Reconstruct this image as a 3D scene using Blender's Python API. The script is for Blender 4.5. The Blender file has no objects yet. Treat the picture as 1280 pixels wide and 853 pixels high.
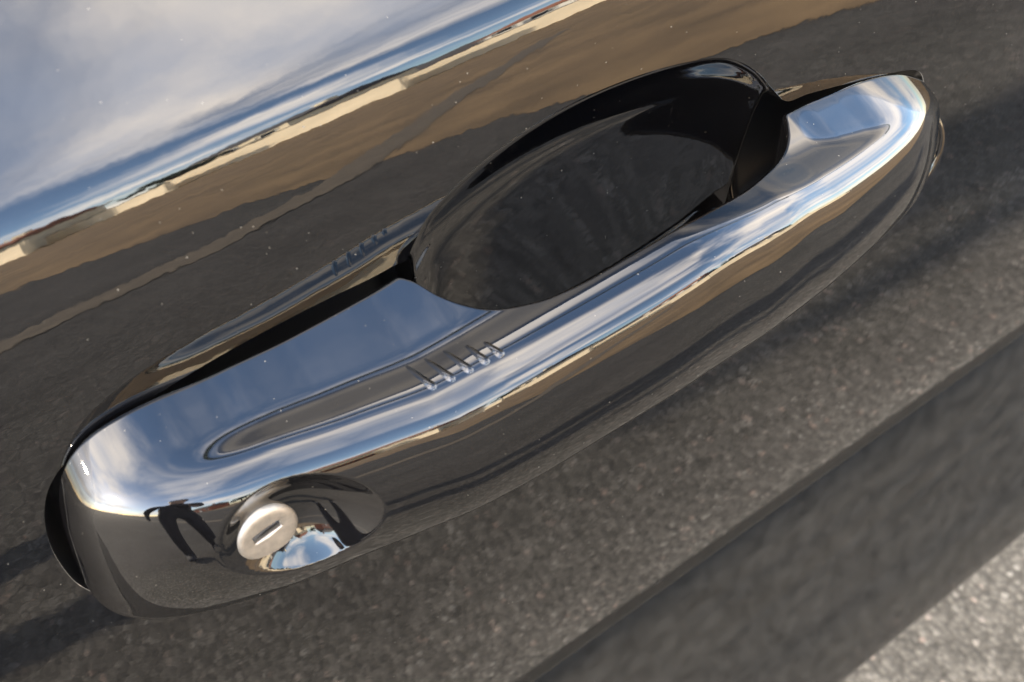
import bpy, bmesh, math, random
import numpy as np
from mathutils import Matrix, Vector
rad = math.radians
sc = bpy.context.scene
C = sc.collection
random.seed(7)
HZ = 0.90            # height of the door handle's datum above the ground (m)

# ------------------------------------------------------------------ camera
R = np.array([[0.83766788, 0.47262536, -0.27374767],
              [-0.53554721, 0.61233248, -0.58158243],
              [-0.10724601, 0.63377772, 0.76604444]])
CP = np.array([-0.05753663, -0.12219659, 0.16080277 + HZ])
cd = bpy.data.cameras.new('camera')
cam = bpy.data.objects.new('camera', cd); C.objects.link(cam)
M = Matrix([list(R[i]) + [CP[i]] for i in range(3)] + [[0, 0, 0, 1]])
cam.matrix_world = M
cd.sensor_width = 5.76; cd.lens = 4.5
cd.clip_start = 0.003; cd.clip_end = 2000
cd.dof.use_dof = True; cd.dof.focus_distance = 0.205; cd.dof.aperture_fstop = 3.0
sc.camera = cam

# ------------------------------------------------------------------ light
SUN_EL, SUN_AZ = rad(27), math.atan2(-0.13, -0.99)      # sun low, along the kerb
sdir = Vector((math.cos(SUN_EL) * math.cos(SUN_AZ), math.cos(SUN_EL) * math.sin(SUN_AZ), math.sin(SUN_EL)))
ld = bpy.data.lights.new('sun', 'SUN'); ld.energy = 4.2; ld.angle = rad(2.0); ld.color = (1.0, 0.86, 0.68)
sun = bpy.data.objects.new('sun', ld); C.objects.link(sun)
sun.rotation_euler = (-sdir).to_track_quat('-Z', 'Y').to_euler()

w = bpy.data.worlds.new('World'); sc.world = w; w.use_nodes = True
nt = w.node_tree; nt.nodes.clear()
def N(t, ty, **k):
    n = t.nodes.new(ty)
    for a, v in k.items():
        if a.startswith('i_'): n.inputs[a[2:].replace('_', ' ')].default_value = v
        else: setattr(n, a, v)
    return n
def math_(t, op, a=None, b=None, v=None):
    n = t.nodes.new('ShaderNodeMath'); n.operation = op
    for i, q in enumerate((a, b)):
        if q is None: continue
        if isinstance(q, (int, float)): n.inputs[i].default_value = q
        else: t.links.new(q, n.inputs[i])
    return n.outputs[0]
def ramp(t, fac, pts, interp='LINEAR'):
    n = t.nodes.new('ShaderNodeValToRGB'); cr = n.color_ramp; cr.interpolation = interp
    while len(cr.elements) > 1: cr.elements.remove(cr.elements[-1])
    for i, (p, c) in enumerate(pts):
        e = cr.elements[0] if i == 0 else cr.elements.new(p)
        e.position = p; e.color = (c, c, c, 1) if isinstance(c, (int, float)) else (*c, 1)
    t.links.new(fac, n.inputs[0]); return n.outputs[0]
def mixc(t, fac, a, b, mode='MIX'):
    n = t.nodes.new('ShaderNodeMix'); n.data_type = 'RGBA'; n.blend_type = mode
    for s, q in ((n.inputs[0], fac), (n.inputs[6], a), (n.inputs[7], b)):
        if isinstance(q, (int, float)): s.default_value = q
        elif isinstance(q, tuple): s.default_value = (*q, 1)
        else: t.links.new(q, s)
    return n.outputs[2]
sky = N(nt, 'ShaderNodeTexSky', sky_type='NISHITA', sun_disc=False, sun_elevation=SUN_EL,
        sun_rotation=math.atan2(sdir.x, sdir.y), air_density=1.1, dust_density=0.5, ozone_density=1.5)
tc = N(nt, 'ShaderNodeTexCoord')
sep = N(nt, 'ShaderNodeSeparateXYZ'); nt.links.new(tc.outputs['Generated'], sep.inputs[0])
zz = math_(nt, 'ADD', math_(nt, 'MAXIMUM', sep.outputs[2], 0.0), 0.22)
cmb = N(nt, 'ShaderNodeCombineXYZ')
nt.links.new(math_(nt, 'DIVIDE', sep.outputs[0], zz), cmb.inputs[0])
nt.links.new(math_(nt, 'MULTIPLY', math_(nt, 'DIVIDE', sep.outputs[1], zz), 1.25), cmb.inputs[1])
n1 = N(nt, 'ShaderNodeTexNoise', i_Scale=1.15, i_Detail=7.0, i_Roughness=0.52, i_Distortion=0.5)
nt.links.new(cmb.outputs[0], n1.inputs['Vector'])
cloud = ramp(nt, n1.outputs[0], [(0.41, 0.0), (0.62, 0.75), (0.78, 1.0)], 'EASE')
n2 = N(nt, 'ShaderNodeTexNoise', i_Scale=2.3, i_Detail=5.0)
nt.links.new(cmb.outputs[0], n2.inputs['Vector'])
ccol = ramp(nt, n2.outputs[0], [(0.35, (5.0, 5.2, 5.9)), (0.62, (10.5, 9.3, 8.0))])
col = mixc(nt, cloud, sky.outputs[0], ccol)
bg = N(nt, 'ShaderNodeBackground', i_Strength=0.135)
nt.links.new(col, bg.inputs[0])
wo = N(nt, 'ShaderNodeOutputWorld'); nt.links.new(bg.outputs[0], wo.inputs[0])

sc.view_settings.view_transform = 'Standard'; sc.view_settings.look = 'None'
sc.view_settings.exposure = 2.7; sc.view_settings.gamma = 1.0
sc.view_settings.use_curve_mapping = False
sc.cycles.max_bounces = 8; sc.cycles.glossy_bounces = 6

# ------------------------------------------------------------------ materials
def mat(name):
    m = bpy.data.materials.new(name); m.use_nodes = True
    t = m.node_tree; b = t.nodes['Principled BSDF']; return m, t, b
def plain(name, c, rough=0.6, **k):
    m, t, b = mat(name)
    tc = N(t, 'ShaderNodeTexCoord'); n = N(t, 'ShaderNodeTexNoise', i_Scale=k.get('ns', 6.0), i_Detail=5.0)
    t.links.new(tc.outputs['Object'], n.inputs['Vector'])
    f = k.get('var', 0.2)
    cc = ramp(t, n.outputs[0], [(0.3, tuple(x * (1 - f) for x in c)), (0.7, tuple(min(1, x * (1 + f)) for x in c))])
    t.links.new(cc, b.inputs['Base Color'])
    b.inputs['Roughness'].default_value = rough
    b.inputs['Metallic'].default_value = k.get('metal', 0.0)
    if 'ior' in k: b.inputs['IOR'].default_value = k['ior']
    if 'bump' in k:
        bu = N(t, 'ShaderNodeBump', i_Distance=k['bump'], i_Strength=0.6)
        n3 = N(t, 'ShaderNodeTexNoise', i_Scale=k.get('bs', 60.0), i_Detail=4.0)
        t.links.new(tc.outputs['Object'], n3.inputs['Vector'])
        t.links.new(n3.outputs[0], bu.inputs['Height']); t.links.new(bu.outputs[0], b.inputs['Normal'])
    return m
def paint(name, ior, peel, dust=True, base=(0.0015, 0.0015, 0.0018), pscale=170.0):
    m, t, b = mat(name)
    tc = N(t, 'ShaderNodeTexCoord'); ob = tc.outputs['Object']
    b.inputs['IOR'].default_value = ior
    b.inputs['Roughness'].default_value = 0.015
    # orange peel and long, very shallow pressing waves
    n1 = N(t, 'ShaderNodeTexNoise', i_Scale=pscale, i_Detail=2.0); t.links.new(ob, n1.inputs['Vector'])
    n2 = N(t, 'ShaderNodeTexNoise', i_Scale=pscale / 5, i_Detail=1.0); t.links.new(ob, n2.inputs['Vector'])
    h = math_(t, 'ADD', n1.outputs[0], math_(t, 'MULTIPLY', n2.outputs[0], 2.0))
    bu = N(t, 'ShaderNodeBump', i_Distance=peel, i_Strength=1.0)
    t.links.new(h, bu.inputs['Height']); t.links.new(bu.outputs[0], b.inputs['Normal'])
    if dust:
        # settled dust: sparse specks with their own size and density
        tot = None
        for s, r, dens in ((420, 0.11, 0.90), (1000, 0.16, 0.93), (150, 0.022, 0.80)):
            v = N(t, 'ShaderNodeTexVoronoi', i_Scale=float(s)); t.links.new(ob, v.inputs['Vector'])
            sp = N(t, 'ShaderNodeSeparateColor'); t.links.new(v.outputs['Color'], sp.inputs[0])
            keep = math_(t, 'GREATER_THAN', sp.outputs[0], dens)
            rr = math_(t, 'MULTIPLY', sp.outputs[1], r)
            k = math_(t, 'MULTIPLY', math_(t, 'LESS_THAN', v.outputs['Distance'], rr), keep)
            k = math_(t, 'MULTIPLY', k, sp.outputs[2])
            tot = k if tot is None else math_(t, 'MAXIMUM', tot, k)
        # hairline scratches
        mp = N(t, 'ShaderNodeMapping'); mp.inputs['Rotation'].default_value = (0.3, 0.9, 0.4)
        mp.inputs['Scale'].default_value = (900, 900, 14); t.links.new(ob, mp.inputs[0])
        v = N(t, 'ShaderNodeTexVoronoi', i_Scale=0.12); t.links.new(mp.outputs[0], v.inputs['Vector'])
        sp = N(t, 'ShaderNodeSeparateColor'); t.links.new(v.outputs['Color'], sp.inputs[0])
        sk = math_(t, 'MULTIPLY', math_(t, 'LESS_THAN', v.outputs['Distance'], 0.022), math_(t, 'GREATER_THAN', sp.outputs[0], 0.93))
        tot = math_(t, 'MAXIMUM', tot, math_(t, 'MULTIPLY', sk, 0.12))
        cc = mixc(t, tot, base, (0.13, 0.12, 0.10))
        t.links.new(cc, b.inputs['Base Color'])
        n4 = N(t, 'ShaderNodeTexNoise', i_Scale=38.0, i_Detail=5.0, i_Roughness=0.7, i_Distortion=1.5); t.links.new(ob, n4.inputs['Vector'])
        smu = ramp(t, n4.outputs[0], [(0.45, 0.012), (0.72, 0.05)])
        t.links.new(math_(t, 'ADD', smu, math_(t, 'MULTIPLY', tot, 0.5)), b.inputs['Roughness'])
    else:
        b.inputs['Base Color'].default_value = (*base, 1)
    return m
M_PAINT = paint('black_paint', 1.95, 0.000022)
M_HANDLE = paint('polished_black', 1.92, 0.000006, pscale=260.0)
M_SLOT = plain('black_plastic', (0.006, 0.006, 0.007), 0.35)
M_SKIRT = plain('satin_skirt', (0.013, 0.0128, 0.0122), 0.10, bump=0.00012, bs=90.0, ns=55.0, var=0.4, ior=1.55)
M_RUBBER = plain('rubber_seal', (0.012, 0.012, 0.013), 0.45)
M_LOCK = plain('satin_metal', (0.60, 0.535, 0.45), 0.50, metal=1.0, ns=600.0, var=0.12, bump=0.00005, bs=2500.0)
M_KEY = plain('dull_steel', (0.20, 0.18, 0.16), 0.45, metal=1.0, ns=900.0)
M_CHROME = plain('chrome_trim', (0.75, 0.75, 0.76), 0.05, metal=1.0, var=0.02)
mg = bpy.data.materials.new('tinted_glass'); mg.use_nodes = True; tg = mg.node_tree; tg.nodes.clear()
trn = N(tg, 'ShaderNodeBsdfTransparent'); trn.inputs[0].default_value = (0.36, 0.50, 0.50, 1)
gl = N(tg, 'ShaderNodeBsdfGlossy'); gl.inputs['Roughness'].default_value = 0.01
frn = N(tg, 'ShaderNodeFresnel'); frn.inputs[0].default_value = 1.42
mx = N(tg, 'ShaderNodeMixShader'); tg.links.new(frn.outputs[0], mx.inputs[0]); tg.links.new(trn.outputs[0], mx.inputs[1]); tg.links.new(gl.outputs[0], mx.inputs[2])
go = N(tg, 'ShaderNodeOutputMaterial'); tg.links.new(mx.outputs[0], go.inputs[0])
M_GLASS = mg
M_PANE = plain('dark_pane', (0.02, 0.025, 0.03), 0.05)

def asphalt():
    m, t, b = mat('asphalt')
    tc = N(t, 'ShaderNodeTexCoord'); ob = tc.outputs['Object']
    v = N(t, 'ShaderNodeTexVoronoi', i_Scale=140.0, i_Randomness=1.0); t.links.new(ob, v.inputs['Vector'])
    sp = N(t, 'ShaderNodeSeparateColor'); t.links.new(v.outputs['Color'], sp.inputs[0])
    stone = ramp(t, sp.outputs[0], [(0.0, (0.041, 0.039, 0.035)), (0.35, (0.053, 0.050, 0.045)), (0.75, (0.072, 0.068, 0.061)), (0.93, (0.086, 0.081, 0.073)), (0.97, (0.125, 0.12, 0.11)), (1.0, (0.13, 0.10, 0.085))])
    gap = ramp(t, v.outputs['Distance'], [(0.35, 1.0), (0.8, 0.68)])
    n = N(t, 'ShaderNodeTexNoise', i_Scale=22.0, i_Detail=6.0, i_Roughness=0.65); t.links.new(ob, n.inputs['Vector'])
    n2 = N(t, 'ShaderNodeTexNoise', i_Scale=2.2, i_Detail=4.0); t.links.new(ob, n2.inputs['Vector'])
    nf = ramp(t, n.outputs[0], [(0.3, 0.8), (0.7, 1.18)])
    n2f = ramp(t, n2.outputs[0], [(0.3, 0.8), (0.7, 1.15)])
    c = mixc(t, 1.0, mixc(t, 1.0, mixc(t, 1.0, stone, gap, 'MULTIPLY'), nf, 'MULTIPLY'), n2f, 'MULTIPLY')
    t.links.new(c, b.inputs['Base Color']); b.inputs['Roughness'].default_value = 0.9; b.inputs['Specular IOR Level'].default_value = 0.15
    bu = N(t, 'ShaderNodeBump', i_Distance=0.0016, i_Strength=0.7)
    t.links.new(math_(t, 'ADD', math_(t, 'SUBTRACT', 1.0, v.outputs['Distance']), n.outputs[0]), bu.inputs['Height'])
    t.links.new(bu.outputs[0], b.inputs['Normal'])
    return m
M_ASPH = asphalt()

# ------------------------------------------------------------------ helpers
def mesh_obj(name, V, F, m, parent=None, smooth=True):
    me = bpy.data.meshes.new(name)
    me.from_pydata([tuple(map(float, v)) for v in V], [], [tuple(map(int, f)) for f in F])
    me.update()
    if smooth: me.polygons.foreach_set('use_smooth', [True] * len(me.polygons))
    ms = m if isinstance(m, (list, tuple)) else [m]
    for q in ms: me.materials.append(q)
    o = bpy.data.objects.new(name, me); C.objects.link(o)
    if parent: o.parent = parent
    return o
def empty(name, label, cat, group=None, loc=(0, 0, 0)):
    o = bpy.data.objects.new(name, None); C.objects.link(o); o.location = loc
    o['label'] = label; o['category'] = cat
    if group: o['group'] = group
    return o
def tag(o, label, cat, group=None):
    o['label'] = label; o['category'] = cat
    if group: o['group'] = group
    return o
def grid_faces(ni, nj, closej=False, base=0, flip=False):
    F = []
    J = nj if closej else nj - 1
    for i in range(ni - 1):
        for j in range(J):
            a = base + i * nj + j; b_ = base + i * nj + (j + 1) % nj
            c_ = b_ + nj; d = a + nj
            F.append((a, d, c_, b_) if flip else (a, b_, c_, d))
    return F
def box(bm, c, s, rz=0.0):
    r = bmesh.ops.create_cube(bm, size=1.0)['verts']
    bmesh.ops.scale(bm, vec=s, verts=r)
    if rz: bmesh.ops.rotate(bm, cent=(0, 0, 0), matrix=Matrix.Rotation(rz, 3, 'Z'), verts=r)
    bmesh.ops.translate(bm, vec=c, verts=r)
    return r
def bm_obj(name, bm, m, parent=None, bevel=0.0, smooth=False):
    if bevel: bmesh.ops.bevel(bm, geom=bm.edges[:] , offset=bevel, segments=2, affect='EDGES', profile=0.5)
    me = bpy.data.meshes.new(name); bm.to_mesh(me); bm.free(); me.materials.append(m)
    if smooth: me.polygons.foreach_set('use_smooth', [True] * len(me.polygons))
    o = bpy.data.objects.new(name, me); C.objects.link(o)
    if parent: o.parent = parent
    return o
def sstep(a, b, x):
    q = np.clip((np.asarray(x, float) - a) / (b - a), 0, 1); return q * q * (3 - 2 * q)
def pchip(xs, ys):
    xs = np.array(xs, float); ys = np.array(ys, float)
    h = np.diff(xs); d = np.diff(ys) / h; m = np.zeros_like(xs)
    for i in range(1, len(xs) - 1):
        if d[i - 1] * d[i] > 0:
            w1 = 2 * h[i] + h[i - 1]; w2 = h[i] + 2 * h[i - 1]
            m[i] = (w1 + w2) / (w1 / d[i - 1] + w2 / d[i])
    m[0] = d[0]; m[-1] = d[-1]
    def f(x):
        x = np.asarray(x, float); i = np.clip(np.searchsorted(xs, x) - 1, 0, len(xs) - 2)
        t = (x - xs[i]) / h[i]; t = np.clip(t, 0, 1)
        return ((2 * t**3 - 3 * t**2 + 1) * ys[i] + (t**3 - 2 * t**2 + t) * h[i] * m[i]
                + (-2 * t**3 + 3 * t**2) * ys[i + 1] + (t**3 - t**2) * h[i] * m[i + 1])
    return f

# ------------------------------------------------------------------ the ground
def sheet(name, x0, x1, y0, y1, z, m):
    o = mesh_obj(name, [(x0, y0, z), (x1, y0, z), (x1, y1, z), (x0, y1, z)], [(0, 1, 2, 3)], m, smooth=False)
    o['kind'] = 'structure'; return o
sheet('ground', -300, 300, -300, 300, 0.0, M_ASPH)
M_VERGE = plain('dry_verge', (0.155, 0.10, 0.045), 0.9, ns=1.5, var=0.35)
M_KERB = plain('kerb_stone', (0.095, 0.075, 0.05), 0.85, ns=8.0)
vp = [(-40, -50), (-1.38, -6.33), (-0.47, -5.23), (0.25, -4.5), (0.85, -3.41), (1.27, -2.95), (1.51, -2.3), (1.97, -1.83), (2.11, -1.61), (2.7, -1.3), (90, -1.3), (90, -90), (-40, -90)]
o = mesh_obj('verge', [(x, y, 0.004) for x, y in vp], [tuple(range(len(vp)))], M_VERGE, smooth=False); o['kind'] = 'structure'
# a shallow gutter strip running along the road and turning off
gp = [(-14, -3.2), (-0.86, -3.17), (0.06, -3.21), (0.64, -3.45), (1.83, -5.13), (4.55, -8.4)]; gv = []
for i, (x, y) in enumerate(gp):
    a_ = np.array(gp[min(i + 1, len(gp) - 1)]) - np.array(gp[max(i - 1, 0)]); a_ = a_ / np.linalg.norm(a_)
    for sgn in (-1, 1): gv.append((x - a_[1] * 0.17 * sgn, y + a_[0] * 0.17 * sgn, 0.009))
o = mesh_obj('gutter', gv, [(2 * i, 2 * i + 2, 2 * i + 3, 2 * i + 1) for i in range(len(gp) - 1)], M_KERB, smooth=False); o['kind'] = 'structure'
# ------------------------------------------------------------------ the car door
car = empty('parked_car', 'glossy black car with a polished pull handle and key lock on its door', 'car', loc=(0, 0, 0))
body = car

# profile of the body side: tilt of the outward normal above the horizontal, by height
tz = [-0.42, -0.34, -0.312, -0.262, -0.10, 0.00, 0.045, 0.060, 0.070, 0.0755, 0.0790, 0.0806, 0.0832, 0.0845, 0.090, 0.10, 0.13, 0.17, 0.20, 0.24]
tt = [-36, -32, -20, -6, -1.0, 1.5, 5.5, 9, 12, 14, 17.5, 22, 33, 38, 42, 44, 47, 51, 54, 57]
tauf = pchip(tz, tt)
zg = np.linspace(-0.42, 0.24, 2641); ug = np.zeros_like(zg)
sl = -np.tan(np.radians(tauf(zg)))
ug[1:] = np.cumsum((sl[1:] + sl[:-1]) / 2 * np.diff(zg))
ug -= np.interp(0.03, zg, ug)
def u_door(z): return np.interp(z, zg, ug)
def W3(x, u, z): return np.stack([np.asarray(x) + 0 * np.asarray(u), -np.asarray(u), np.asarray(z) + HZ], -1)

# outline of the opening behind the handle: x, z, height of the raised ledge
OUT = [(-0.1147, 0.0005, 0), (-0.1143, 0.008, 0), (-0.1123, 0.0172, 0), (-0.1085, 0.0262, 0), (-0.103, 0.0332, 0), (-0.0945, 0.0376, 0), (-0.0805, 0.0402, 0), (-0.067, 0.0418, 0), (-0.0541, 0.0424, 0), (-0.04, 0.0425, 0), (-0.03, 0.0422, 0), (-0.0245, 0.0424, 0), (-0.0212, 0.0423, 0), (-0.0186, 0.0451, 0), (-0.0136, 0.0501, 0), (-0.0061, 0.0536, 0), (0.0032, 0.0565, 0), (0.0156, 0.0588, 0), (0.0303, 0.0594, 0), (0.0457, 0.0582, 0), (0.0598, 0.0555, 0), (0.07, 0.0518, 0), (0.0787, 0.0451, 0), (0.085, 0.0375, 0), (0.0905, 0.0318, 0), (0.098, 0.0306, 0), (0.108, 0.0284, 0), (0.1282, 0.0236, 0), (0.143, 0.0189, 0), (0.149, 0.0125, 0), (0.15, 0.004, 0), (0.146, -0.004, 0), (0.13, -0.009, 0), (0.095, -0.014, 0), (0.075, -0.022, 0), (0.04, -0.025, 0), (0.005, -0.0225, 0), (-0.02, -0.0145, 0), (-0.05, -0.0125, 0), (-0.08, -0.0135, 0), (-0.1085, -0.0128, 0), (-0.113, -0.0068, 0)]
P = np.array(OUT); n = len(P); pts = []
for i in range(n):
    p0, p1, p2, p3 = P[i - 1], P[i], P[(i + 1) % n], P[(i + 2) % n]
    for t in np.linspace(0, 1, 40, endpoint=False):
        pts.append(0.5 * (2 * p1 + (p2 - p0) * t + (2 * p0 - 5 * p1 + 4 * p2 - p3) * t * t + (3 * p1 - p0 - 3 * p2 + p3) * t**3))
pts = np.array(pts); seg = np.linalg.norm(np.diff(np.vstack([pts, pts[:1]])[:, :2], axis=0), axis=1)
cum = np.concatenate([[0], np.cumsum(seg)]); K = 900
sq = np.linspace(0, cum[-1], K, endpoint=False); pp = np.vstack([pts, pts[:1]])
O = np.stack([np.interp(sq, cum, pp[:, i]) for i in range(3)], -1)
O[:, 2] = np.maximum(O[:, 2], 0)
XC, ZC = 0.02, 0.02
th = np.arctan2((O[:, 1] - ZC) * 2, O[:, 0] - XC)
E1 = np.stack([XC + 0.26 * np.cos(th), ZC + 0.13 * np.sin(th)], -1)
DX0, DX1, DZ0, DZ1 = -0.235, 0.92, -0.40, 0.17
# rings: mm from the rim
dl = [(0, .86), (.1, .95), (.25, 1.0), (.4, .98), (.55, .92), (.75, .82), (.95, .71), (1.2, .57), (1.45, .43), (1.7, .29), (1.9, .18), (2.05, .11), (2.25, .05), (2.6, .015), (3.4, 0)]
d = 3.4; dd = 0.8
while d < 60: d += dd; dl.append((d, 0)); dd *= 1.012
vec = E1 - O[:, :2]; ln = np.linalg.norm(vec, axis=1); dirv = vec / ln[:, None]
V = []
for (dm, L) in dl:
    q = dm / 1000 * ln / ln.min() * (0.0 if dm == 0 else 1) if dm > 3.4 else dm / 1000 + 0 * ln
    if dm > 3.4:
        f0 = 0.0034; q = f0 + (dm / 1000 - f0) / (dl[-1][0] / 1000 - f0) * (ln - f0)
    X = O[:, 0] + dirv[:, 0] * q; Z = O[:, 1] + dirv[:, 1] * q
    V.append(W3(X, u_door(Z) + O[:, 2] * L, Z))
# from the ellipse out to the door's edges
cs, sn = np.cos(th), np.sin(th)
tx = np.where(cs > 0, (DX1 - E1[:, 0]), (DX0 - E1[:, 0])); tzv = np.where(sn > 0, DZ1 - E1[:, 1], DZ0 - E1[:, 1])
rx = np.where(np.abs(cs) > 1e-6, tx / np.where(np.abs(cs) > 1e-6, cs, 1), 9); rz_ = np.where(np.abs(sn) > 1e-6, tzv / np.where(np.abs(sn) > 1e-6, sn, 1), 9)
rr = np.minimum(rx, rz_)
NR = 90
for i in range(1, NR + 1):
    f = (i / NR) ** 1.15
    X = E1[:, 0] + cs * rr * f; Z = E1[:, 1] + sn * rr * f
    V.append(W3(X, u_door(Z), Z))
nr = len(V); V = np.concatenate(V)
door = mesh_obj('door_skin', V, grid_faces(nr, K, True), M_PAINT, car)

# the recess: a scooped cup where fingers go in, a narrow dark shut-line elsewhere
def cupw(x): return sstep(-0.0245, -0.0190, x) * (1 - sstep(0.082, 0.096, x))
cw = cupw(O[:, 0]); SPx = np.clip(O[:, 0], -0.095, 0.13); SPz = 0.016 - 0.031 * cw
cupd = pchip([0, .008, .02, .05, .10, .14, .17, .30, .45, .65, .85, 1.0], [0.0002, .0007, .0011, .0015, .0020, .0026, .0032, .0050, .0069, .0092, .0112, .0126])
slotd = pchip([0, .01, .03, .06, .12, .3, 1.0], [0.0003, .002, .008, .014, .018, .020, .0225])
V = []
for q in np.concatenate([np.linspace(0, .06, 14), np.linspace(.07, .4, 34), np.linspace(.42, 1, 40)]):
    X = O[:, 0] + (SPx - O[:, 0]) * q; Z = O[:, 1] + (SPz - O[:, 1]) * q
    dep = slotd(q) * (1 - cw) + cupd(q) * cw
    ub = (u_door(O[:, 1]) + O[:, 2] * 0.8) * (1 - q) + u_door(Z) * q
    V.append(W3(X, ub - dep, Z))
nr2 = len(V); V = np.concatenate(V)
cup = mesh_obj('recess_cup', V, grid_faces(nr2, K, True, flip=True), [M_PAINT, M_RUBBER], door)
cup.data.polygons.foreach_set('material_index', [0 if cw[i % K] > 0.5 else 1 for i in range((nr2 - 1) * K)])

# ------------------------------------------------------------------ the handle
HX0, HX1 = -0.1052, 0.1550
uB = pchip([-0.1105, -0.100, -0.09, -0.075, -0.06, -0.045, -0.03, -0.01, 0.02, 0.05, 0.075, 0.10, 0.12, 0.14, 0.158],
           [0.0155, 0.0185, 0.0215, 0.0250, 0.0280, 0.0312, 0.0342, 0.0360, 0.0365, 0.0350, 0.0315, 0.0268, 0.0220, 0.0165, 0.011])
zB = pchip([-0.1105, -0.095, -0.083, -0.066, -0.05, -0.033, -0.018, 0.005, 0.03, 0.06, 0.08, 0.10, 0.12, 0.14, 0.158],
           [0.0305, 0.0305, 0.0303, 0.0300, 0.0290, 0.0288, 0.0300, 0.0308, 0.0312, 0.0265, 0.0217, 0.0178, 0.0148, 0.0115, 0.008])
uA = pchip([-0.12, -0.095, -0.0250, -0.0225, -0.0200, -0.0166, -0.0123, -0.0069, 0.0003, 0.011, 0.024, 0.037, 0.055, 0.068, 0.078, 0.0840, 0.0870, 0.0895, 0.10, 0.16],
           [0.0015, 0.0015, 0.0015, 0.0040, 0.0092, 0.0140, 0.0180, 0.0210, 0.0235, 0.0245, 0.0245, 0.0240, 0.0215, 0.0175, 0.0130, 0.0085, 0.0050, 0.0020, 0.0015, 0.0015])
zC = pchip([-0.11, -0.09, -0.07, -0.054, -0.024, 0.0, 0.02, 0.046, 0.08, 0.104, 0.132, 0.16], [-0.005, -0.004, -0.003, -0.0015, 0.0005, 0.0015, 0.0010, 0.0000, -0.0025, -0.004, -0.007, -0.009])
SPAD = pchip([-0.12, -0.086, -0.070, -0.045, -0.025, 0.0, 0.088, 0.098, 0.116, 0.128, 0.17], [7, 11.5, 15.5, 18.5, 19.8, 21, 19.5, 16.0, 11.0, 8.5, 6])
GRV = lambda x: sstep(-0.090, -0.066, x) * (1 - sstep(0.106, 0.130, x))
crest = pchip([0, 1.5, 3.0, 4.5, 6.0, 8.0, 11.0, 15, 40], [25, 31, 40, 50, 58, 64, 68, 71, 73])
def top_tau(s, x):                       # s in mm, measured from the crest back towards the door
    g = GRV(x); sp = SPAD(x)
    base = crest(s)
    gr = sstep(6.5, 11.5, s) * (1 - sstep(sp - 4.5, sp + 3.5, s))
    return base + g * gr * 20.5
front = pchip([0, 2.5, 5.5, 9, 14, 22, 32, 60], [25, 21, 17, 12, 5, -4, -12, -16])
NT, NF = 120, 120
def section(x):
    ds = 0.05; s = np.arange(0, 45, ds)
    t = np.radians(top_tau(s, x))
    u = uB(x) * 1000 - np.concatenate([[0], np.cumsum(np.sin(t[:-1]) * ds)])
    z = zB(x) * 1000 + np.concatenate([[0], np.cumsum(np.cos(t[:-1]) * ds)])
    sA = np.interp(-uA(x) * 1000, -u, s)
    sa = np.linspace(sA, 0, NT)
    top = np.stack([np.interp(sa, s, u), np.interp(sa, s, z)], -1)
    # rolled back edge, then the back wall
    t0 = float(np.interp(sA, s, np.degrees(t))); r = 1.3
    ang = np.radians(np.linspace(185, t0, 15))[:-1]
    cx, cz = top[0] - r * np.array([math.cos(math.radians(t0)), math.sin(math.radians(t0))])
    edge = np.stack([cx + r * np.cos(ang), cz + r * np.sin(ang)], -1)
    # front face
    Hf = (zB(x) - zC(x)) * 1000
    s2 = np.arange(0, 60, ds); t2 = np.radians(front(s2))
    u2 = uB(x) * 1000 + np.concatenate([[0], np.cumsum(np.sin(t2[:-1]) * ds)])
    z2 = zB(x) * 1000 - np.concatenate([[0], np.cumsum(np.cos(t2[:-1]) * ds)])
    sb = np.linspace(0, Hf, NF)[1:]
    fr = np.stack([np.interp(sb, s2, u2), np.interp(sb, s2, z2)], -1)
    t1 = float(np.interp(Hf, s2, np.degrees(t2))); r2 = 6.0
    ang = np.radians(np.linspace(t1, -100, 26))[1:]
    c2 = fr[-1] - r2 * np.array([math.cos(math.radians(t1)), math.sin(math.radians(t1))])
    bot = np.stack([c2[0] + r2 * np.cos(ang), c2[1] + r2 * np.sin(ang)], -1)
    ub = edge[0][0]; e = bot[-1]
    rise = 1.5 + 9.0 * float(cupw(x))
    lo = np.array([[e[0] + (ub - e[0]) * q, e[1] + rise * q] for q in np.linspace(0, 1, 12)[1:]])
    bk = np.array([[ub, lo[-1][1] + (edge[0][1] - lo[-1][1]) * q] for q in np.linspace(0, 1, 16)[1:-1]])
    return np.vstack([edge, top, fr, bot, lo, bk]) / 1000
NTOP = 14 + NT                            # index where the front face starts
NX = 520
q = np.linspace(0, 1, NX)
xs = HX0 + (HX1 - HX0) * (0.5 - 0.5 * np.cos(np.pi * q)) * 0.35 + (HX1 - HX0) * q * 0.65
def ends(x):                              # (depth, height) scale of the section towards the two round ends
    eu = ez = 1.0
    a = (HX0 + 0.032 - x) / 0.032
    if a > 0: a = min(a, 1.0); eu = (1 - a ** 2.3) ** (1 / 2.0); ez = (1 - a ** 7.0) ** (1 / 2.8)
    a = (x - (HX1 - 0.040)) / 0.040
    if a > 0: a = min(a, 1.0); eu = (1 - a ** 2.5) ** (1 / 2.0); ez = (1 - a ** 3.6) ** (1 / 2.1)
    return np.array([eu, ez])
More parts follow.
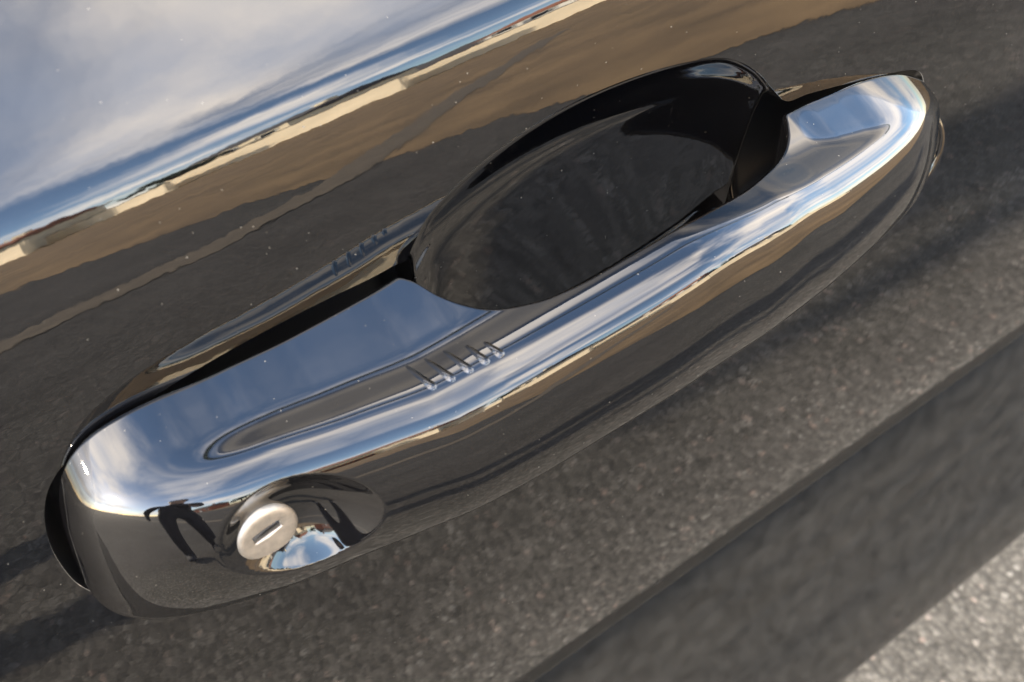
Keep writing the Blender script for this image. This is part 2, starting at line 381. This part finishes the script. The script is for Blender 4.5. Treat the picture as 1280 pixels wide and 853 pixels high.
# end sections are spaced evenly around the round end
xs = np.concatenate([HX0 + 0.032 * (1 - np.cos(np.linspace(0, np.pi / 2, 70)) ** 1.0)[0:0], xs])
al = np.linspace(0, np.pi / 2, 60)
xs = np.concatenate([HX0 + 0.032 * (1 - np.sin(np.pi / 2 - al))[:-1], np.linspace(HX0 + 0.032, HX1 - 0.040, NX), HX1 - 0.040 + 0.040 * np.sin(al)[1:]])
DCX, DCZ, DA, DB = -0.0662, 0.0180, 0.0158, 0.0138          # key dish in the front face
def handle_grid():
    G = []
    for x in xs:
        S = section(x); e = ends(x)
        if x < 0: c0 = np.array([0.0005, 0.0110])
        else: c0 = np.array([0.001, 0.0005])
        S = c0 + (S - c0) * e
        # dish
        rr = np.sqrt(((x - DCX) / DA) ** 2 + ((S[:, 1] - DCZ) / DB) ** 2)
        fr = np.zeros(len(S)); fr[14 + NT - 40:14 + NT + NF + 10] = 1
        k = np.clip(1 - rr ** 2.2, 0, 1) * fr
        S = S.copy(); S[:, 0] -= 0.0078 * k ** 1.1
        xx = x - float(1 - sstep(-0.106, -0.076, x)) * 0.0120 * (0.030 - S[:, 1]) / 0.04   # the lock end leans out towards its foot
        G.append(W3(xx, S[:, 0], S[:, 1]))
    return np.array(G)
G = handle_grid(); ni, nj, _ = G.shape
handle = mesh_obj('door_handle', G.reshape(-1, 3), grid_faces(ni, nj, True, flip=True), M_HANDLE, car)
def hpoint(x, s_mm):
    """point and outward normal on the handle's top at x, s mm behind the crest"""
    def pt(x, s):
        ds = 0.05; ss = np.arange(0, s + ds, ds); t = np.radians(top_tau(ss, x))
        return np.array([x, -(uB(x) - np.sum(np.sin(t)) * ds / 1000), zB(x) + np.sum(np.cos(t)) * ds / 1000 + HZ])
    p = pt(x, s_mm); a = pt(x + .0005, s_mm) - pt(x - .0005, s_mm); b_ = pt(x, s_mm + .5) - pt(x, s_mm - .5)
    nn = np.cross(a, b_); nn /= np.linalg.norm(nn)
    return p, (nn if nn[2] > 0 else -nn)
# PART2
# five little ribs in the thumb groove
def ridge(xa, sa, xb, sb):
    V = []; n1, n2 = 26, 15
    for i in range(n1):
        t = i / (n1 - 1); tt_ = min(t / 0.86, 1.0)
        wv = 0.0006 + 0.0006 * tt_; hv = (0.00015 + 0.00034 * tt_) * min(1.0, t / 0.25)
        if t > 0.86:
            k = math.sqrt(max(0.0, 1 - ((t - 0.86) / 0.14) ** 2)); wv *= max(k, .02); hv *= k
        x = xa + (xb - xa) * t; sv = sa + (sb - sa) * t
        p, nn = hpoint(x, sv); q_, _ = hpoint(x + (xb - xa) * .02, sv + (sb - sa) * .02)
        tn = (q_ - p) / np.linalg.norm(q_ - p); sd = np.cross(nn, tn)
        for j in range(n2):
            a = -1 + 2 * j / (n2 - 1)
            V.append(p + sd * a * wv + nn * (hv * (0.5 + 0.5 * math.cos(math.pi * a)) - 0.00006))
    return mesh_obj('grip_ridge', V, grid_faces(n1, n2), M_HANDLE, handle)
for q in [(-0.0336, 18.3, -0.0312, 8.8), (-0.0296, 18.0, -0.0272, 8.6), (-0.0255, 17.6, -0.0233, 8.4), (-0.0212, 16.0, -0.0197, 8.4), (-0.0178, 14.4, -0.0164, 8.4)]:
    ridge(*q)

# key lock: satin disc with a slot
LN = Vector((0.17, -0.96, 0.15)).normalized(); LC = Vector((-0.0732, -0.0245, 0.0150 + HZ))
LXv = (Vector((1, 0, 0)) - LN * LN.x).normalized(); LXv = (Matrix.Rotation(rad(-2), 3, LN) @ LXv); LYv = LN.cross(LXv) * -1
if LYv.z < 0: LYv = -LYv
def LP(a, b_, c_): return LC + LXv * a + LYv * b_ + LN * c_
SOY = 0.0013                              # the slot sits a little above the disc's centre
LR, SW, SH = 0.0077, 0.0031, 0.0010
nK = 96; per = []
for i in range(nK):
    a = 2 * math.pi * i / nK; ca, sa_ = math.cos(a), math.sin(a)
    m_ = min(SW / abs(ca) if abs(ca) > 1e-6 else 9, SH / abs(sa_) if abs(sa_) > 1e-6 else 9)
    # rectangle perimeter visited by corner-aware parameter
    per.append((ca * m_, sa_ * m_))
# snap the four corners exactly
for sx in (-1, 1):
    for sy in (-1, 1):
        k_ = min(range(nK), key=lambda i: (per[i][0] - sx * SW) ** 2 + (per[i][1] - sy * SH) ** 2); per[k_] = (sx * SW, sy * SH)
rings = []
rings.append([LP(x, y + SOY, -0.0012) for x, y in per])
rings.append([LP(x, y + SOY, -0.0003) for x, y in per])
rings.append([LP(x * 1.03, y * 1.08 + SOY, 0.0) for x, y in per])
for f in (0.15, 0.4, 0.7, 1.0):
    rings.append([LP(x * 1.03 + (math.cos(2 * math.pi * i / nK) * LR * 0.70 - x * 1.03) * f, y * 1.08 + SOY + (math.sin(2 * math.pi * i / nK) * LR * 0.70 - y * 1.08 - SOY) * f, 0.0001 * f) for i, (x, y) in enumerate(per)])
for r_, z_ in ((0.78, 0.00003), (0.85, -0.00022), (0.91, -0.0007), (0.96, -0.0014), (0.99, -0.0022), (1.0, -0.0032), (1.0, -0.007)):
    rings.append([LP(math.cos(2 * math.pi * i / nK) * LR * r_, math.sin(2 * math.pi * i / nK) * LR * r_, z_) for i in range(nK)])
V = [v for r_ in rings for v in r_]
lock = mesh_obj('lock_cylinder', V, grid_faces(len(rings), nK, True), M_LOCK, car)
lock['label'] = 'satin metal key lock disc with a rectangular slot'
lr = []
for f, z_ in ((1.0, -0.0011), (0.97, -0.0024), (0.85, -0.0026), (0.02, -0.0026)): lr.append([LP(x * f, y * f + SOY, z_) for x, y in per])
V = [v for r_ in lr for v in r_]
mesh_obj('key_slot', V, grid_faces(len(lr), nK, True), M_KEY, lock, smooth=False)
# bright ring the disc sits in
rg = []
for r_, z_ in ((1.01, -0.006), (1.04, -0.0034), (1.08, -0.0028), (1.13, -0.0030), (1.17, -0.0044), (1.18, -0.007)):
    rg.append([LP(math.cos(2 * math.pi * i / nK) * LR * r_, math.sin(2 * math.pi * i / nK) * LR * r_, z_) for i in range(nK)])
mesh_obj('lock_ring', [v for r_ in rg for v in r_], grid_faces(len(rg), nK, True), M_HANDLE, lock)

# end shoe: the black foot under the handle's far end
def end_shoe():
    V = []; n1, n2 = 70, 18
    for i in range(n1):
        f = i / (n1 - 1); a = rad(35 - 135 * f); tp = math.sin(math.pi * f) ** 0.6 + 0.02
        for j in range(n2):
            b_ = math.pi * j / (n2 - 1)
            rr_ = 0.0190 + 0.0026 * tp * math.cos(b_)
            V.append((0.1398 + rr_ * math.cos(a), -(0.0010 + 0.0085 * tp * math.sin(b_) ** 0.8), -0.0100 + rr_ * math.sin(a) + HZ))
    return mesh_obj('end_shoe', V, grid_faces(n1, n2), M_HANDLE, handle)
end_shoe()

# window above the door
def strip_profile(name, pr, x0, x1, m, parent, nx=2):
    V = []
    for x in np.linspace(x0, x1, nx):
        for (u, z) in pr: V.append((x, -u, z + HZ))
    return mesh_obj(name, V, grid_faces(nx, len(pr)), m, parent)
ub = float(u_door(0.17))
belt = [(ub + .001, .1702), (ub + .004, .175), (ub + .003, .182), (ub - .006, .187), (ub - .012, .185)]
strip_profile('belt_trim', belt, DX0, DX1, M_CHROME, car)
g0 = (ub - .010, .1845); sl_ = math.tan(rad(9))
strip_profile('window_glass', [(g0[0] - (z - g0[1]) * sl_ - 0.03 * ((z - .19) / .36) ** 2, z) for z in np.linspace(.1845, .61, 12)], DX0 + .045, DX1 - .05, M_GLASS, car)
def frame_bar(x0, x1):
    return [(x, -(g0[0] + .004 - (z - g0[1]) * sl_ - 0.03 * ((z - .19) / .36) ** 2), z + HZ) for x in (x0, x1) for z in np.linspace(.1865, .61, 12)]
for x0, x1 in ((DX0, DX0 + .05), (DX1 - .055, DX1)):
    mesh_obj('window_pillar', frame_bar(x0, x1), grid_faces(2, 12), M_RUBBER, car)
ut = g0[0] - (.61 - g0[1]) * sl_ - 0.03
strip_profile('window_rail', [(ut + .006, .605), (ut + .008, .615), (ut + .004, .630), (ut - .004, .640)], DX0, DX1, M_RUBBER, car)

# bodywork round the door
zprof = np.linspace(-0.40, 0.17, 160)
for x0, x1, nm in ((-1.5, DX0 - .004, 'rear_quarter_panel'), (DX1 + .004, 1.9, 'front_wing')):
    strip_profile(nm, [(float(u_door(z)), z) for z in zprof], x0, x1, M_PAINT, body)
strip_profile('side_skirt', [(-.085, -.38), (-.066, -.42), (-.053, -.45), (-.027, -.54), (-.0215, -.558), (-.014, -.575), (.012, -.635), (.035, -.688), (.040, -.702), (.0415, -.712), (.039, -.722), (.028, -.732), (-.10, -.735)], -1.5, 1.9, M_SKIRT, body)
strip_profile('roof', [(ut - .008, .642), (ut - .03, .668), (ut - .10, .695)], -1.4, 1.5, M_PAINT, body)
strip_profile('added_glass_roof', [(ut - .10, .697), (ut - .5, .715), (ut - .9, .70)], -1.0, 1.1, M_GLASS, body)  # unseen panel, added so sky passes through the window into the groove's reflection
strip_profile('rear_side_glass', [(g0[0] - (z - g0[1]) * sl_ - 0.03 * ((z - .19) / .36) ** 2, z) for z in np.linspace(.1845, .63, 12)], -1.3, DX0 - .03, M_GLASS, body)
strip_profile('rear_belt_trim', belt, -1.5, DX0 - .004, M_CHROME, body)

# ------------------------------------------------------------------ what the paint reflects: houses across the way
M_W1 = plain('cream_render', (0.78, 0.68, 0.50), 0.85, ns=0.8, var=0.08)
M_W2 = plain('pale_render', (0.74, 0.72, 0.66), 0.85, ns=0.8, var=0.08)
M_W3 = plain('red_brick', (0.34, 0.12, 0.07), 0.85, ns=3.0, var=0.25)
M_RF = plain('slate', (0.06, 0.055, 0.055), 0.7, ns=4.0)
M_RT = plain('clay_tile', (0.25, 0.10, 0.055), 0.8, ns=4.0)
M_FR = plain('white_frame', (0.75, 0.75, 0.72), 0.5)
def house(x, y, rz, w_, d_, h_, mw, mr, label):
    e = empty('house', label, 'house', 'houses across the way', (x, y, 0)); e.rotation_euler.z = rz
    bm = bmesh.new(); box(bm, (0, 0, h_ / 2), (w_, d_, h_)); 
    bm_obj('wall', bm, mw, e)
    bm = bmesh.new(); o_ = .35; rh = d_ * .38
    vs = [bm.verts.new(p) for p in [(-w_/2-o_, -d_/2-o_, h_-.1), (w_/2+o_, -d_/2-o_, h_-.1), (w_/2+o_, d_/2+o_, h_-.1), (-w_/2-o_, d_/2+o_, h_-.1), (-w_/2-o_, 0, h_+rh), (w_/2+o_, 0, h_+rh)]]
    for f in ((0, 1, 5, 4), (2, 3, 4, 5), (0, 4, 3), (1, 2, 5), (3, 2, 1, 0)): bm.faces.new([vs[i] for i in f])
    rf = bm_obj('roof', bm, mr, e)
    bm = bmesh.new(); box(bm, (w_ * .3, 0, h_ + rh + .3), (.8, .6, 1.6)); bm_obj('chimney', bm, mw, rf)
    for zz_ in (1.5, 4.1):
        for k in range(3):
            xx = -w_ * .32 + k * w_ * .32
            if zz_ < 2 and k == 1:
                bm = bmesh.new(); box(bm, (xx, d_ / 2 + .03, 1.05), (1.0, .1, 2.1)); bm_obj('door', bm, M_W3 if mw is not M_W3 else M_FR, e); continue
            bm = bmesh.new(); box(bm, (xx, d_ / 2 + .03, zz_), (1.5, .12, 1.3)); f_ = bm_obj('window', bm, M_FR, e)
            bm = bmesh.new(); box(bm, (xx, d_ / 2 + .06, zz_), (1.3, .1, 1.1)); bm_obj('pane', bm, M_PANE, f_)
house(6, -36, rad(62), 9, 7, 5.2, M_W1, M_RF, 'cream house with slate roof, mirrored in the middle of the door crease')
house(20, -33, rad(70), 8, 7, 5.0, M_W2, M_RT, 'pale house with clay roof mirrored towards the right of the door crease')
house(-8, -40, rad(35), 8, 7, 5.4, M_W1, M_RT, 'cream house with clay roof mirrored towards the left of the door crease')
house(-26, -38, rad(15), 9, 7, 5.0, M_W3, M_RF, 'red brick house mirrored at the left end of the handle')
house(36, -26, rad(75), 9, 7, 5.0, M_W1, M_RF, 'cream house with slate roof mirrored farthest right')

house(15, -44, rad(58), 34, 8, 3.4, M_W2, M_RF, 'long low pale terrace mirrored along the whole middle of the door crease')
M_WALL = plain('sunlit_render', (0.86, 0.74, 0.54), 0.85, ns=0.6, var=0.1)
M_COPE = plain('coping', (0.12, 0.09, 0.07), 0.8)
for i, (xa, ya, ln_, hh) in enumerate([(-12, -38, 10, 3.6), (-6.5, -31, 9, 3.4), (-2.0, -27.5, 7.5, 1.9), (3.2, -24, 10, 2.5), (9.5, -20, 9, 2.2), (16.5, -17.5, 9, 2.6), (24, -15, 10, 2.3)]):
    e = empty('boundary_wall', ['farthest left cream wall in the crease reflection', 'tall cream wall left of the tree in the crease reflection', 'lowest cream wall in the crease reflection', 'cream wall before the long terrace in the crease reflection', 'middle cream wall right of the terrace in the crease reflection', 'tall cream wall towards the right of the crease reflection', 'farthest right cream wall in the crease reflection'][i], 'wall', 'cream walls across the way', (xa, ya, 0))
    e.rotation_euler.z = rad(62 - 3 * i)
    bm = bmesh.new(); box(bm, (0, 0, hh / 2), (ln_, .25, hh)); bm_obj('wall_face', bm, M_WALL, e)
    bm = bmesh.new(); box(bm, (0, 0, hh + .05), (ln_ + .1, .36, .1)); bm_obj('coping', bm, M_COPE, e)
M_LEAF = plain('leaves', (0.045, 0.06, 0.025), 0.6, ns=3.0, var=0.5)
M_BARK = plain('bark', (0.10, 0.075, 0.05), 0.9, ns=8.0)
def leaf_mass(name, n, fn, size, m, parent):
    V, F = [], []
    for i in range(n):
        c = np.array(fn()); a = np.random.normal(size=3); a /= np.linalg.norm(a)
        b_ = np.cross(a, np.random.normal(size=3)); b_ /= np.linalg.norm(b_); k = len(V); sz = size * random.uniform(.6, 1.4)
        V += [c - a * sz, c + b_ * sz * .5, c + a * sz, c - b_ * sz * .5]; F.append((k, k + 1, k + 2, k + 3))
    return mesh_obj(name, V, F, m, parent, smooth=False)
np.random.seed(3)
def tree(x, y, h, r, label):
    e = empty('tree', label, 'tree', 'trees across the way', (x, y, 0))
    V = []; 
    for i in range(8):
        t = i / 7
        for j in range(10): V.append((math.cos(j * .6283) * (.22 - .17 * t) + .15 * math.sin(3 * t), math.sin(j * .6283) * (.22 - .17 * t), h * .75 * t))
    mesh_obj('trunk', V, grid_faces(8, 10, True), M_BARK, e)
    cl = [(np.random.normal(size=3) * np.array([r * .5, r * .5, r * .45]) + np.array([0, 0, h * .7]), r * random.uniform(.28, .5)) for _ in range(14)]
    def fn():
        c, q = random.choice(cl); v = np.random.normal(size=3); v /= np.linalg.norm(v); return c + v * q * random.uniform(.7, 1)
    leaf_mass('crown', 2600, fn, .16, M_LEAF, e)
tree(0.5, -33, 5.5, 1.8, 'round leafy tree between two cream houses in the crease reflection')
tree(27, -26, 6.0, 2.0, 'taller leafy tree beside the pale house in the crease reflection')
tree(-15, -34, 5.0, 1.7, 'small leafy tree left of the cream house in the crease reflection')
hg = empty('hedge', 'long dark clipped hedge in front of the pale terrace', 'hedge', None, (9, -30, 0)); hg.rotation_euler.z = rad(32)
bm = bmesh.new(); box(bm, (0, 0, .42), (26, .5, .8)); bm_obj('hedge_core', bm, M_LEAF, hg)
leaf_mass('hedge_leaves', 5000, lambda: (random.uniform(-13, 13), random.choice((-.3, .3)) + random.uniform(-.08, .08), random.uniform(0, .9)), .09, M_LEAF, hg)['kind'] = 'stuff'

# ------------------------------------------------------------------ the photographer, holding the phone at the lens
XC_, YC_, BK = Vector(R[:, 0]), Vector(R[:, 1]), Vector(R[:, 2]); cp = Vector(CP)
M_PHONE = plain('phone_black', (0.01, 0.01, 0.011), 0.15)
ph = empty('phone', 'black phone held upright in the hand of the mirrored photographer', 'phone')
pc = Vector((-0.66, -0.62, 1.20))
bm = bmesh.new(); box(bm, (0, 0, 0), (0.070, 0.142, 0.008)); pb = bm_obj('phone_case', bm, M_PHONE, ph, bevel=0.003)
pb.matrix_world = Matrix([[XC_[i], YC_[i], BK[i], pc[i]] for i in range(3)] + [[0, 0, 0, 1]])
m, t, b = mat('photographer_cloth')
tcn = N(t, 'ShaderNodeTexCoord'); vd = N(t, 'ShaderNodeVectorMath', operation='DISTANCE'); t.links.new(tcn.outputs['Object'], vd.inputs[0]); vd.inputs[1].default_value = pc
sx = N(t, 'ShaderNodeSeparateXYZ'); t.links.new(tcn.outputs['Object'], sx.inputs[0])
skin = math_(t, 'MAXIMUM', math_(t, 'LESS_THAN', vd.outputs['Value'], 0.165), math_(t, 'GREATER_THAN', sx.outputs[2], 1.50))
tr = math_(t, 'GREATER_THAN', sx.outputs[2], 0.93)
t.links.new(mixc(t, skin, mixc(t, tr, (0.012, 0.013, 0.018), (0.010, 0.010, 0.012)), (0.42, 0.26, 0.19)), b.inputs['Base Color']); b.inputs['Roughness'].default_value = 0.8
M_MAN = m
px_, py_ = -1.02, -0.88
fw = Vector((0.78, 0.63, 0)); rt = Vector((0.63, -0.78, 0)); up = Vector((0, 0, 1)); base = Vector((px_, py_, 0))
Vs, Es, Rs = [], [], []
def jv(p, r, par=None):
    Vs.append(tuple(p)); Rs.append(r)
    if par is not None: Es.append((par, len(Vs) - 1))
    return len(Vs) - 1
def at(f, r, z): return base + fw * f + rt * r + up * z
pel = jv(at(0, 0, .95), (.17, .12)); ws = jv(at(.01, 0, 1.08), (.155, .105), pel); ch = jv(at(.03, 0, 1.27), (.18, .12), ws)
nb_ = jv(at(.05, 0, 1.43), (.085, .075), ch); nk = jv(at(.08, 0, 1.50), (.055, .055), nb_)
h1 = jv(at(.11, 0, 1.57), (.075, .085), nk); h2 = jv(at(.12, 0, 1.65), (.08, .098), h1); h3 = jv(at(.11, 0, 1.72), (.06, .07), h2)
for sg in (-1, 1):
    hp = jv(at(0, sg * .10, .88), (.095, .10), pel); kn = jv(at(.03, sg * .13, .50), (.062, .066), hp); an = jv(at(-.02, sg * .14, .10), (.045, .048), kn)
    hl = jv(at(0.0, sg * .145, .055), (.048, .048), an); jv(at(.15, sg * .165, .045), (.042, .036), hl)
    sh = jv(at(.05, sg * .18, 1.38), (.07, .07), nb_)
    if sg > 0: hand = pc - YC_ * 0.030 + XC_ * 0.040 + BK * 0.008; fx, fy = -XC_, YC_
    else: hand = at(.08, -.27, .78); fx, fy = -up, fw
    S0 = Vector(Vs[sh]); mid = (S0 + hand) / 2; el = jv(mid - up * (.13 if sg > 0 else 0) + rt * sg * .05 - fw * (0 if sg > 0 else .05), (.045, .045), sh)
    E0 = Vector(Vs[el]); wr = jv(hand + (E0 - hand).normalized() * .085, (.028, .022), el); pm = jv(hand + (E0 - hand).normalized() * .025, (.030, .016), wr)
    for k in range(4):
        o_ = fy * (.027 - .018 * k)
        a1 = jv(hand + o_ + BK * .004 + fx * .012, (.0085, .0085), pm); jv(hand + o_ + BK * .012 + fx * (.046 - .004 * abs(k - 1)), (.007, .007), a1)
    a1 = jv(hand + fy * .042 + BK * .010 + fx * .006, (.010, .010), pm); jv(hand + fy * .052 + BK * .014 + fx * .030, (.008, .008), a1)
me = bpy.data.meshes.new('person'); me.from_pydata(Vs, Es, []); me.update()
man = bpy.data.objects.new('person', me); C.objects.link(man); me.materials.append(M_MAN)
sk = man.modifiers.new('skin', 'SKIN'); sk.use_smooth_shade = True
for i, r_ in enumerate(Rs): me.skin_vertices[0].data[i].radius = r_
me.skin_vertices[0].data[0].use_root = True
ss_ = man.modifiers.new('sub', 'SUBSURF'); ss_.levels = 1; ss_.render_levels = 1
tag(man, 'person in dark jacket and trousers holding a phone, mirrored in the handle', 'person')
M_HAIR = plain('hair', (0.02, 0.014, 0.01), 0.6)
bm = bmesh.new(); r_ = bmesh.ops.create_uvsphere(bm, u_segments=24, v_segments=14, radius=1)['verts']
bmesh.ops.scale(bm, vec=(.098, .088, .10), verts=r_); bmesh.ops.translate(bm, vec=at(.085, 0, 1.685), verts=r_)
bmesh.ops.delete(bm, geom=[v for v in bm.verts if v.co.z < 1.64], context='VERTS')
bm_obj('hair', bm, M_HAIR, man, smooth=True)
